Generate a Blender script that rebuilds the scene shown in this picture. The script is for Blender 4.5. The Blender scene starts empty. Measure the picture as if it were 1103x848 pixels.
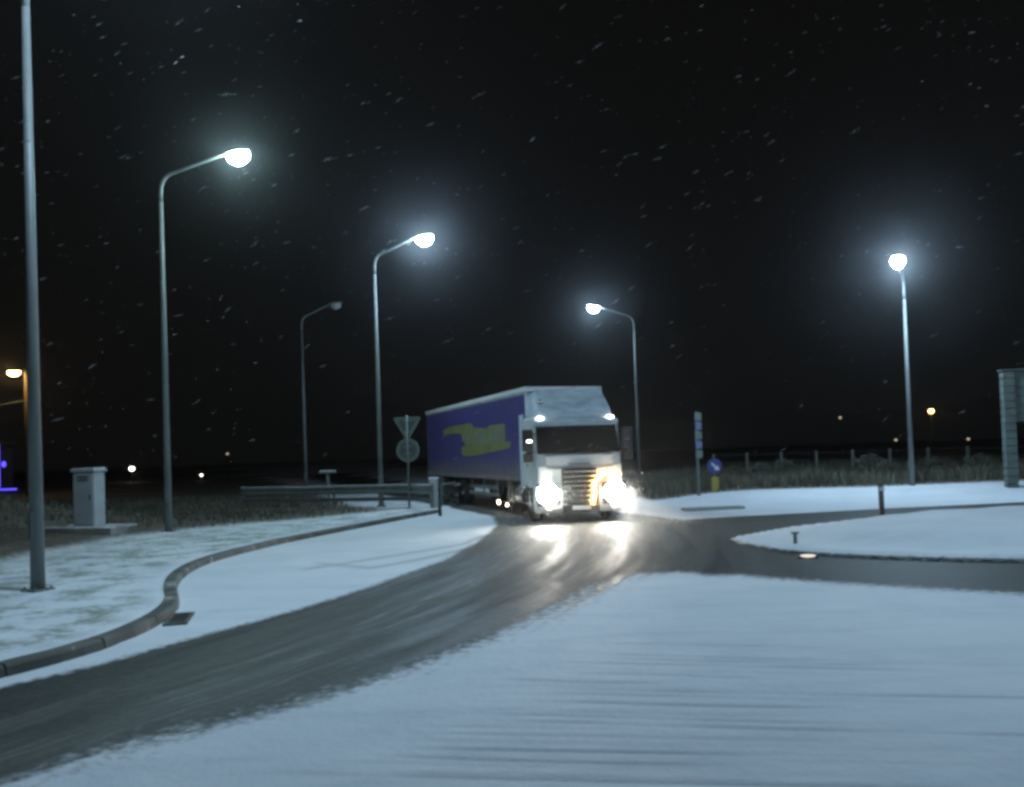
import bpy, bmesh, math, random
import numpy as np
from mathutils import Matrix, Vector
R = math.radians
rnd = random.Random(7)
npr = np.random.default_rng(11)
scn = bpy.context.scene
COL = scn.collection

# ------------------------------------------------------------------ camera
F = 900.0                         # focal length in photo pixels (photo is 1103 wide)
PITCH, ROLL, SHIFT, CAMH = R(1.2), R(1.9), 45.0, 2.0
fw = Vector((0, math.cos(PITCH), math.sin(PITCH)))
up0 = Vector((0, -math.sin(PITCH), math.cos(PITCH)))
rt0 = Vector((1, 0, 0))
rt = rt0 * math.cos(ROLL) - up0 * math.sin(ROLL)
up = up0 * math.cos(ROLL) + rt0 * math.sin(ROLL)
cam_d = bpy.data.cameras.new('camera')
cam = bpy.data.objects.new('camera', cam_d)
COL.objects.link(cam)
M = Matrix((rt, up, -fw)).transposed().to_4x4()
M.translation = (0, 0, CAMH)
cam.matrix_world = M
cam_d.sensor_width = 36
cam_d.lens = 36 * F / 1103
cam_d.shift_y = SHIFT / 1103
cam_d.clip_start = 0.05
cam_d.clip_end = 3000
scn.camera = cam

# ------------------------------------------------------------------ night sky, exposure
w = bpy.data.worlds.new('World'); scn.world = w; w.use_nodes = True
bg = w.node_tree.nodes['Background']
bg.inputs['Color'].default_value = (1.0, 0.97, 0.92, 1)
bg.inputs['Strength'].default_value = 0.0036
scn.view_settings.view_transform = 'Standard'
scn.view_settings.look = 'None'
scn.view_settings.exposure = 0.0
scn.view_settings.gamma = 1.0
scn.render.engine = 'CYCLES'
cy = scn.cycles
cy.use_denoising = True
cy.max_bounces = 5; cy.diffuse_bounces = 2; cy.glossy_bounces = 3
cy.transmission_bounces = 3; cy.volume_bounces = 0; cy.transparent_max_bounces = 8
cy.sample_clamp_indirect = 4.0
cy.filter_width = 3.3            # soft phone-video optics
LAMP_COL = (0.52, 0.745, 0.95)
LAMP_COL_GREENISH = (0.55, 0.85, 0.88)
LAMP_STRENGTH = 620.0
HAZE_DENSITY = 0.0006

# ------------------------------------------------------------------ helpers: photo pixel -> place on the ground
def ray(px, py):
    d = rt * ((px - 551.5) / F) + up * (-(py - 424) / F + SHIFT / F) + fw
    return d
def G(px, py, z=0.0):
    d = ray(px, py); t = (z - CAMH) / d.z
    return Vector((d.x * t, d.y * t, z))
def at_depth(px, py, Y):
    d = ray(px, py); t = Y / d.y
    return Vector((d.x * t, Y, CAMH + d.z * t))

# ------------------------------------------------------------------ materials
def nodes(name):
    m = bpy.data.materials.new(name); m.use_nodes = True
    nt = m.node_tree
    return m, nt, nt.nodes['Principled BSDF']
def mat(name, c, rough=0.6, metal=0.0, var=0.25, scale=6.0, bump=0.0, c2=None, detail=5.0, spec=0.5, stretch=(1, 1, 1)):
    m, nt, b = nodes(name)
    tc = nt.nodes.new('ShaderNodeTexCoord')
    mp = nt.nodes.new('ShaderNodeMapping'); mp.inputs['Scale'].default_value = stretch
    nz = nt.nodes.new('ShaderNodeTexNoise'); nz.inputs['Scale'].default_value = scale; nz.inputs['Detail'].default_value = detail
    nt.links.new(tc.outputs['Object'], mp.inputs['Vector']); nt.links.new(mp.outputs['Vector'], nz.inputs['Vector'])
    cr = nt.nodes.new('ShaderNodeValToRGB')
    c2 = c2 or tuple(x * (1 - var) for x in c)
    cr.color_ramp.elements[0].position = 0.35; cr.color_ramp.elements[1].position = 0.65
    cr.color_ramp.elements[0].color = (*c2, 1); cr.color_ramp.elements[1].color = (*c, 1)
    nt.links.new(nz.outputs['Fac'], cr.inputs['Fac']); nt.links.new(cr.outputs['Color'], b.inputs['Base Color'])
    b.inputs['Roughness'].default_value = rough; b.inputs['Metallic'].default_value = metal
    b.inputs['Specular IOR Level'].default_value = spec
    if bump:
        bp = nt.nodes.new('ShaderNodeBump'); bp.inputs['Strength'].default_value = bump; bp.inputs['Distance'].default_value = 0.02
        nt.links.new(nz.outputs['Fac'], bp.inputs['Height']); nt.links.new(bp.outputs['Normal'], b.inputs['Normal'])
    return m
def emit(name, c, s):
    m, nt, b = nodes(name)
    b.inputs['Base Color'].default_value = (*[min(1, x) * 0.6 for x in c], 1)
    b.inputs['Emission Color'].default_value = (*c, 1)
    b.inputs['Emission Strength'].default_value = s
    return m

MT = {}
MT['galv'] = mat('galvanised_steel', (0.20, 0.22, 0.215), 0.55, 0.15, 0.3, 3.0, stretch=(1, 1, 0.3))
MT['dark_metal'] = mat('dark_metal', (0.05, 0.052, 0.055), 0.5, 0.3)
MT['chrome'] = mat('polished_metal', (0.6, 0.6, 0.6), 0.25, 0.9, 0.1)
MT['white_paint'] = mat('white_cab_paint', (0.72, 0.76, 0.76), 0.35, 0, 0.12, 3.0, c2=(0.60, 0.64, 0.63))
MT['deflector'] = mat('frosted_white_paint', (0.62, 0.72, 0.80), 0.55, 0, 0.2, 4.0, c2=(0.42, 0.50, 0.58), stretch=(0.6, 1, 2))
MT['black_plastic'] = mat('black_plastic', (0.025, 0.025, 0.027), 0.45)
MT['rubber'] = mat('rubber', (0.02, 0.02, 0.02), 0.8, bump=0.3)
MT['glass'] = mat('dark_glass', (0.012, 0.013, 0.014), 0.06, spec=0.8)
MT['concrete'] = mat('concrete', (0.36, 0.36, 0.33), 0.8, 0, 0.25, 5.0, bump=0.3)
MT['cabinet'] = mat('grey_cabinet_paint', (0.48, 0.52, 0.53), 0.5, 0, 0.15, 2.5)
MT['snow_cap'] = mat('fresh_snow', (0.80, 0.82, 0.84), 0.7, 0, 0.06, 8.0, bump=0.6)
MT['lens_on'] = emit('lamp_lens_lit', LAMP_COL, LAMP_STRENGTH * 0.8)
MT['lens_near'] = emit('lamp_lens_new', LAMP_COL, LAMP_STRENGTH * 1.35)
MT['lens_green'] = emit('lamp_lens_greenish', LAMP_COL_GREENISH, LAMP_STRENGTH * 0.62)
MT['lens_bright'] = emit('lamp_lens_bright', LAMP_COL, LAMP_STRENGTH * 1.7)
MT['lens_off'] = mat('lamp_lens_unlit', (0.45, 0.48, 0.48), 0.15)
MT['headlight'] = emit('headlight_lens', (1.0, 0.95, 0.86), 230.0)
MT['fog_lamp'] = emit('fog_lamp_lens', (1.0, 0.92, 0.78), 2.0)
MT['marker'] = emit('white_marker_lens', (1.0, 0.95, 0.88), 9.0)
MT['side_marker'] = emit('side_marker_lens', (1.0, 0.85, 0.65), 14.0)
MT['ground_glow'] = emit('ground_kerb_glint_lens', (1.0, 0.90, 0.70), 0.9)
MT['beacon'] = emit('beacon_lens', (1.0, 0.93, 0.80), 3.0)
MT['amber'] = emit('amber_glare_lens', (1.0, 0.52, 0.13), 9.0)
MT['sodium'] = emit('sodium_lens', (1.0, 0.62, 0.22), 60.0)
MT['far_white'] = emit('far_white_lens', (1.0, 0.95, 0.85), 7.0)
MT['far_dim'] = emit('far_dim_lens', (1.0, 0.8, 0.6), 0.6)
MT['far_orange'] = emit('far_orange_lens', (1.0, 0.55, 0.15), 12.0)
MT['blue_led'] = emit('blue_strip_light', (0.10, 0.07, 1.0), 2.2)
MT['wood'] = mat('weathered_wood', (0.28, 0.19, 0.10), 0.8, 0, 0.4, 5.0, bump=0.4, stretch=(1, 1, 0.1))
MT['yellow'] = mat('yellow_reflective', (0.34, 0.27, 0.05), 0.5, 0, 0.15)
MT['blue'] = mat('blue_sign_face', (0.05, 0.06, 0.24), 0.5, 0, 0.15)
MT['white_sign'] = mat('white_sign_face', (0.75, 0.77, 0.75), 0.4, 0, 0.08)
MT['red'] = mat('red_sign_face', (0.55, 0.03, 0.02), 0.4, 0, 0.1)
MT['sign_back'] = mat('sign_back', (0.07, 0.09, 0.085), 0.5, 0.2, 0.2)
MT['orange_post'] = mat('orange_plastic', (0.55, 0.2, 0.05), 0.5, 0, 0.15)
MT['brown_post'] = mat('brown_post', (0.13, 0.10, 0.09), 0.7, 0, 0.3)
MT['wall_dark'] = mat('dark_render', (0.10, 0.10, 0.10), 0.9, 0, 0.3)
MT['slat'] = mat('pale_slatted_panel', (0.15, 0.18, 0.165), 0.8, 0, 0.3, 3.0)
MT['fence_grey'] = mat('dull_fence_post', (0.16, 0.165, 0.15), 0.8, 0, 0.3)
MT['panel_blue'] = mat('grey_blue_panel', (0.16, 0.18, 0.30), 0.5, 0, 0.15)
MT['grass'] = mat('withered_grass', (0.16, 0.16, 0.115), 0.9, 0, 0.5, 0.5, c2=(0.075, 0.068, 0.05))
MT['twig'] = mat('frosted_twigs', (0.24, 0.25, 0.22), 0.9, 0, 0.5, 1.5, c2=(0.09, 0.09, 0.07))
MT['kerb'] = mat('wet_kerb_stone', (0.15, 0.15, 0.125), 0.6, 0, 0.4, 1.6, bump=0.5, c2=(0.065, 0.065, 0.055))
def kerb_patches():
    m = MT['kerb']; nt = m.node_tree; b = nt.nodes['Principled BSDF']; old = b.inputs['Base Color'].links[0].from_socket
    tc = nt.nodes.new('ShaderNodeTexCoord'); nz = nt.nodes.new('ShaderNodeTexNoise'); nz.inputs['Scale'].default_value = 3.2; nz.inputs['Detail'].default_value = 8
    nt.links.new(tc.outputs['Object'], nz.inputs['Vector'])
    mr = nt.nodes.new('ShaderNodeMapRange'); mr.inputs['From Min'].default_value = 0.62; mr.inputs['From Max'].default_value = 0.72; mr.inputs['To Max'].default_value = 0.6; nt.links.new(nz.outputs['Fac'], mr.inputs['Value'])
    mx = nt.nodes.new('ShaderNodeMix'); mx.data_type = 'RGBA'; mx.inputs['B'].default_value = (0.6, 0.63, 0.66, 1)
    nt.links.new(mr.outputs['Result'], mx.inputs['Factor']); nt.links.new(old, mx.inputs['A']); nt.links.new(mx.outputs['Result'], b.inputs['Base Color'])
kerb_patches()
MT['kerb_snow'] = mat('snow_dusted_kerb', (0.72, 0.75, 0.78), 0.7, 0, 0.4, 1.3, bump=0.5, c2=(0.45, 0.46, 0.47))
MT['flake'] = mat('snow_flake', (0.34, 0.36, 0.37), 0.8, 0, 0.05)

def curtain_mat():
    m, nt, b = nodes('blue_curtain')
    tc = nt.nodes.new('ShaderNodeTexCoord'); sp = nt.nodes.new('ShaderNodeSeparateXYZ')
    nt.links.new(tc.outputs['Object'], sp.inputs[0])
    nz = nt.nodes.new('ShaderNodeTexNoise'); nz.inputs['Scale'].default_value = 2.2; nz.inputs['Detail'].default_value = 6
    nt.links.new(tc.outputs['Object'], nz.inputs['Vector'])
    ad = nt.nodes.new('ShaderNodeMath'); ad.operation = 'MULTIPLY_ADD'; ad.inputs[1].default_value = 0.9
    nt.links.new(nz.outputs['Fac'], ad.inputs[0]); nt.links.new(sp.outputs['Z'], ad.inputs[2])
    cr = nt.nodes.new('ShaderNodeMapRange'); cr.inputs['From Min'].default_value = 1.75; cr.inputs['From Max'].default_value = 2.35
    nt.links.new(ad.outputs[0], cr.inputs['Value'])
    mx = nt.nodes.new('ShaderNodeMix'); mx.data_type = 'RGBA'
    mx.inputs['A'].default_value = (0.14, 0.125, 0.135, 1); mx.inputs['B'].default_value = (0.058, 0.054, 0.20, 1)   # road dirt along the hem
    nt.links.new(cr.outputs['Result'], mx.inputs['Factor']); nt.links.new(mx.outputs['Result'], b.inputs['Base Color'])
    b.inputs['Roughness'].default_value = 0.5
    wv = nt.nodes.new('ShaderNodeTexWave'); wv.bands_direction = 'Y'; wv.inputs['Scale'].default_value = 0.9; wv.inputs['Distortion'].default_value = 1.5
    nt.links.new(tc.outputs['Object'], wv.inputs['Vector'])
    bp = nt.nodes.new('ShaderNodeBump'); bp.inputs['Strength'].default_value = 0.25; bp.inputs['Distance'].default_value = 0.05
    nt.links.new(wv.outputs['Fac'], bp.inputs['Height']); nt.links.new(bp.outputs['Normal'], b.inputs['Normal'])
    return m
MT['curtain'] = curtain_mat()
MT['emblem'] = mat('yellow_green_print', (0.25, 0.26, 0.075), 0.5, 0, 0.3, 2.5, c2=(0.16, 0.19, 0.08))
MT['emblem_pale'] = mat('grey_green_print', (0.24, 0.27, 0.19), 0.5, 0, 0.25, 2.0)

# ------------------------------------------------------------------ mesh helpers
class MB:
    def __init__(s): s.v = []; s.f = []; s.sm = []
    def add(s, vs, fs, smooth=False):
        o = len(s.v); s.v += [tuple(v) for v in vs]
        s.f += [tuple(i + o for i in f) for f in fs]; s.sm += [smooth] * len(fs); return s
    def box(s, c, d, rz=0.0, rx=0.0, ry=0.0):
        m = Matrix.Translation(c) @ Matrix.Rotation(rz, 4, 'Z') @ Matrix.Rotation(ry, 4, 'Y') @ Matrix.Rotation(rx, 4, 'X')
        vs = [m @ Vector((x * d[0] / 2, y * d[1] / 2, z * d[2] / 2)) for x in (-1, 1) for y in (-1, 1) for z in (-1, 1)]
        return s.add(vs, [(0, 1, 3, 2), (4, 6, 7, 5), (0, 4, 5, 1), (2, 3, 7, 6), (0, 2, 6, 4), (1, 5, 7, 3)])
    def tube(s, pts, rad, n=10, cap=True):
        pts = [Vector(p) for p in pts]
        if not hasattr(rad, '__len__'): rad = [rad] * len(pts)
        vs = []; prev = None
        for i, p in enumerate(pts):
            t = (pts[min(i + 1, len(pts) - 1)] - pts[max(i - 1, 0)]).normalized()
            if prev is None:
                a = Vector((1, 0, 0)) if abs(t.x) < 0.9 else Vector((0, 1, 0))
                u = (a - t * a.dot(t)).normalized()
            else:
                u = (prev - t * prev.dot(t)).normalized()
            prev = u; v = t.cross(u)
            for k in range(n):
                a = 2 * math.pi * k / n
                vs.append(p + (u * math.cos(a) + v * math.sin(a)) * rad[i])
        fs = []
        for i in range(len(pts) - 1):
            for k in range(n):
                fs.append((i * n + k, i * n + (k + 1) % n, (i + 1) * n + (k + 1) % n, (i + 1) * n + k))
        s.add(vs, fs, True)
        if cap:
            o = len(s.v) - len(vs)
            s.f.append(tuple(o + k for k in range(n))[::-1]); s.sm.append(False)
            s.f.append(tuple(o + (len(pts) - 1) * n + k for k in range(n))); s.sm.append(False)
        return s
    def ellipsoid(s, c, r, nu=16, nv=10, vmin=-90, vmax=90, m=None):
        vs = []; fs = []
        for j in range(nv + 1):
            a = R(vmin + (vmax - vmin) * j / nv)
            for i in range(nu):
                b = 2 * math.pi * i / nu
                p = Vector((r[0] * math.cos(a) * math.cos(b), r[1] * math.cos(a) * math.sin(b), r[2] * math.sin(a)))
                if m: p = m @ p
                vs.append(p + Vector(c))
        for j in range(nv):
            for i in range(nu):
                fs.append((j * nu + i, j * nu + (i + 1) % nu, (j + 1) * nu + (i + 1) % nu, (j + 1) * nu + i))
        return s.add(vs, fs, True)
    def prism(s, poly, fn, t0, t1):
        """poly: 2D points; fn(u, v, t) -> 3D"""
        n = len(poly)
        vs = [fn(u, v, t0) for u, v in poly] + [fn(u, v, t1) for u, v in poly]
        fs = [tuple(range(n))[::-1], tuple(range(n, 2 * n))] + [(i, (i + 1) % n, n + (i + 1) % n, n + i) for i in range(n)]
        return s.add(vs, fs)
    def build(s, name, m, parent=None, bevel=0.0, seg=2):
        me = bpy.data.meshes.new(name); me.from_pydata(s.v, [], s.f)
        me.polygons.foreach_set('use_smooth', s.sm)
        bm = bmesh.new(); bm.from_mesh(me); bmesh.ops.remove_doubles(bm, verts=bm.verts, dist=1e-6)
        bmesh.ops.recalc_face_normals(bm, faces=bm.faces); bm.to_mesh(me); bm.free()
        o = bpy.data.objects.new(name, me); COL.objects.link(o)
        if isinstance(m, str): m = MT[m]
        me.materials.append(m)
        if parent: o.parent = parent
        if bevel:
            md = o.modifiers.new('bevel', 'BEVEL'); md.width = bevel; md.segments = seg; md.limit_method = 'ANGLE'; md.angle_limit = R(35)
            md.harden_normals = False
        return o
def tag(o, label=None, cat=None, group=None, kind=None):
    if label: o['label'] = label
    if cat: o['category'] = cat
    if group: o['group'] = group
    if kind: o['kind'] = kind
    return o
def empty(name, loc, rz=0.0, parent=None):
    o = bpy.data.objects.new(name, None); COL.objects.link(o); o.empty_display_size = 0.3
    o.location = loc; o.rotation_euler.z = rz
    if parent: o.parent = parent
    return o
def copy_tree(o, parent=None):
    c = o.copy(); COL.objects.link(c)
    if parent: c.parent = parent
    for ch in o.children: copy_tree(ch, c)
    return c

# ------------------------------------------------------------------ layout curves (metres, on the ground)
def P(lst, z=0.0): return [G(x, y, z).to_2d() for x, y in lst]
back = Vector((-0.33, 0.944))                       # direction the lorry's road leaves towards
verge_edge = P([(-260, 770), (-120, 741), (0, 714), (60, 700), (120, 682), (160, 664), (180, 650), (183, 641), (178, 631), (184, 618), (205, 605),
                (240, 594), (300, 580), (380, 565), (440, 554), (470, 549)], 0.12)
ve = verge_edge[-1]
verge_poly = verge_edge + [ve + Vector((0.35, 0.9)), ve + Vector((0.3, 2.5)), ve + back * 6, ve + back * 90, Vector((-700, 90)), Vector((-700, -5)), Vector((-40, 0))]
asph_left = P([(-300, 822), (-120, 775), (0, 742), (100, 718), (200, 690), (300, 662), (400, 632), (480, 603), (515, 583), (536, 566), (530, 556)])
al = asph_left[-1]
asph_low = P([(1500, 662), (1103, 640), (1000, 634), (900, 628), (800, 621), (730, 617), (690, 619), (650, 632), (590, 662), (500, 700), (400, 735), (250, 778), (100, 815), (0, 845), (-150, 890), (-300, 940)])
far_up = P([(735, 560), (800, 556), (860, 553), (950, 548), (1103, 541), (1500, 520)])
asph_poly = asph_left + [al + back * 4, al + back * 90, al + back * 90 + Vector((8, 0)), far_up[0] + back * 12 + Vector((0, 0))] + far_up + asph_low
island = P([(790, 583), (850, 572), (950, 560), (1103, 552), (1500, 536), (1500, 608), (1103, 606), (1000, 604), (900, 600), (850, 596), (815, 590)])
dark_left = P([(-300, 640), (0, 606), (60, 592), (120, 582), (190, 574), (280, 564), (360, 557), (430, 549)], 0.12)
dl = dark_left[-1]
dark_left_poly = dark_left + [dl + back * 4 + Vector((-1, 0)), dl + back * 400, Vector((-900, 400)), Vector((-900, 5))]
dark_right = P([(700, 541), (760, 537), (860, 535), (940, 533), (1103, 526), (1500, 508)])
dark_right_poly = dark_right + [Vector((900, 60)), Vector((900, 900)), Vector((-200, 900)), dark_right[0] + back * 40 + Vector((9, 0))]
ruts = []; rut_w = []
for k in range(30):
    y0 = 690 + 4.9 * k + rnd.uniform(-2.5, 2.5); x0 = rnd.uniform(560, 640) - max(0, y0 - 712) * rnd.uniform(1.8, 3.2); x1 = rnd.uniform(720, 1180)
    if k % 7 == 3: x1 = 1250
    sl_ = rnd.uniform(0.018, 0.030); cv = rnd.uniform(-6, 8)
    ruts.append(P([(x0 + (x1 - x0) * t, y0 + sl_ * (x1 - x0) * t + cv * t * (1 - t)) for t in [q / 10 for q in range(11)]]))
    rut_w.append(rnd.uniform(0.25, 1.0) if k % 3 else 0.2)
ruts_left = [P(l) for l in [[(330, 613), (390, 604), (440, 596), (500, 586), (520, 577)], [(345, 607), (400, 612), (450, 603), (500, 592)]]]

def sdist(poly, X, Y, closed=True):
    p = np.array([(a.x, a.y) for a in poly]); n = len(p)
    d2 = np.full(X.shape, 1e18); ins = np.zeros(X.shape, bool); U = np.zeros(X.shape); acc = 0.0
    for i in range(n if closed else n - 1):
        ax, ay = p[i]; bx, by = p[(i + 1) % n]
        dx, dy = bx - ax, by - ay; L2 = dx * dx + dy * dy + 1e-12
        t = np.clip(((X - ax) * dx + (Y - ay) * dy) / L2, 0, 1)
        q = (X - ax - t * dx) ** 2 + (Y - ay - t * dy) ** 2
        m = q < d2; d2 = np.where(m, q, d2); U = np.where(m, acc + t * math.sqrt(L2), U); acc += math.sqrt(L2)
        if closed:
            c = ((ay > Y) != (by > Y)) & (X < dx * (Y - ay) / (dy if dy else 1e-12) + ax)
            ins ^= c
    d = np.sqrt(d2)
    return (np.where(ins, -d, d) if closed else d), U
def sst(a, b, x):
    t = np.clip((x - a) / (b - a), 0, 1); return t * t * (3 - 2 * t)
_vt = {}
def vnoise(X, Y, s, seed):
    if seed not in _vt: _vt[seed] = np.random.default_rng(seed).random((256, 256))
    T = _vt[seed]
    x = X / s; y = Y / s; i = np.floor(x).astype(int); j = np.floor(y).astype(int); u = x - i; v = y - j
    u = u * u * (3 - 2 * u); v = v * v * (3 - 2 * v)
    g = lambda a, b: T[a % 256, b % 256]
    return (g(i, j) * (1 - u) + g(i + 1, j) * u) * (1 - v) + (g(i, j + 1) * (1 - u) + g(i + 1, j + 1) * u) * v
def heights(X, Y):
    sv, _ = sdist(verge_poly, X, Y); si, _ = sdist(island, X, Y)
    Z = 0.105 * sst(0.06, -0.06, sv) + 0.05 * vnoise(X, Y, 1.7, 3) * sst(-0.2, -2.0, sv)
    Z += 0.11 * sst(0.05, -0.05, si) + 0.22 * sst(-0.6, -1.8, si) + 0.05 * vnoise(X, Y, 0.9, 5) * sst(-0.3, -1.5, si)
    sr, _ = sdist(dark_right_poly, X, Y)
    Z += 0.30 * sst(2.6, -0.5, sr) * sst(4, 10, X)
    # earth bank at the left
    c = at_depth(10, 560, 24.0)
    Z += 1.15 * np.exp(-(((X - c.x + 3.0) / 4.8) ** 2 + ((Y - 25) / 3.0) ** 2))
    return Z
def gz(x, y): return float(heights(np.array([x]), np.array([y]))[0])
def on(px, py, it=4):
    p = G(px, py, 0)
    for _ in range(it): p = G(px, py, gz(p.x, p.y))
    return p

# ------------------------------------------------------------------ ground: one sheet, snow / slush / asphalt / withered grass
def axis(lo, hi, near):
    return near
xs = np.concatenate([[-900, -500, -250, -150, -100, -75, -58, -46, -38, -32, -28, -25], np.arange(-22.5, 26.0, 0.11), [27, 29, 32, 36, 42, 50, 60, 80, 110, 160, 260, 500, 900]])
yl = [1.5]
while yl[-1] < 52: yl.append(yl[-1] + max(0.03, yl[-1] ** 2 / 1800 * 1.25))
ys = np.concatenate([[-600, -200, -80, -40, -20, -12, -7, -4, -2, -0.5, 0.7], yl, [55, 60, 66, 74, 85, 100, 130, 180, 260, 400, 900]])
X, Y = np.meshgrid(xs, ys); X = X.ravel(); Y = Y.ravel()
Z = heights(X, Y)
sa, _ = sdist(asph_poly, X, Y); si, _ = sdist(island, X, Y)
dl_, U = sdist(asph_left, X, Y, False); dlow, U2 = sdist(asph_low, X, Y, False)
lower = dlow < dl_
soft = np.where(lower, 1.25, 0.42)
cover = sst(-1.0, 1.0, sa / soft)
cover = np.maximum(cover, sst(0.06, -0.06, si))
rutm = np.zeros_like(X)
for r_, w_ in zip(ruts, rut_w):
    d, u_ = sdist(r_, X, Y, False); tl = sum((b_ - a_).length for a_, b_ in zip(r_[:-1], r_[1:]))
    rutm = np.maximum(rutm, w_ * np.exp(-(d / 0.03) ** 2) * np.clip(1.9 * vnoise(X, Y * 4, 0.9, 9) + 0.05, 0, 1) * sst(0, 0.25, u_ / tl) * sst(1, 0.75, u_ / tl))
for r_ in ruts_left:
    d, _ = sdist(r_, X, Y, False); rutm = np.maximum(rutm, 0.8 * np.exp(-(d / 0.10) ** 2))
Z -= 0.006 * rutm
sv, _ = sdist(verge_poly, X, Y)
bare = np.maximum(sst(1.8, -2.0, sdist(dark_left_poly, X, Y)[0]), sst(1.0, -1.4, sdist(dark_right_poly, X, Y)[0]))
patch = sst(-0.1, -0.6, sv) * (1 - bare)
nx, ny = len(xs), len(ys)
idx = np.arange(nx * ny).reshape(ny, nx)
quads = np.stack([idx[:-1, :-1], idx[:-1, 1:], idx[1:, 1:], idx[1:, :-1]], -1).reshape(-1, 4)
me = bpy.data.meshes.new('ground')
me.vertices.add(nx * ny); me.vertices.foreach_set('co', np.stack([X, Y, Z], -1).astype(np.float32).ravel())
me.loops.add(quads.size); me.loops.foreach_set('vertex_index', quads.ravel().astype(np.int32))
me.polygons.add(len(quads)); me.polygons.foreach_set('loop_start', np.arange(0, quads.size, 4, dtype=np.int32))
me.polygons.foreach_set('use_smooth', np.ones(len(quads), bool))
me.update(calc_edges=True)
for nm, arr in (('cover', cover), ('rut', rutm), ('bare', bare), ('patch', patch), ('trk_u', U), ('trk_v', dl_), ('calm', sst(0.5, 4.0, X - (Y - 12) * 0.10 - 1.5))):
    a = me.attributes.new(nm, 'FLOAT', 'POINT'); a.data.foreach_set('value', arr.astype(np.float32))
ground = bpy.data.objects.new('ground', me); COL.objects.link(ground); tag(ground, kind='structure')

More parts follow.
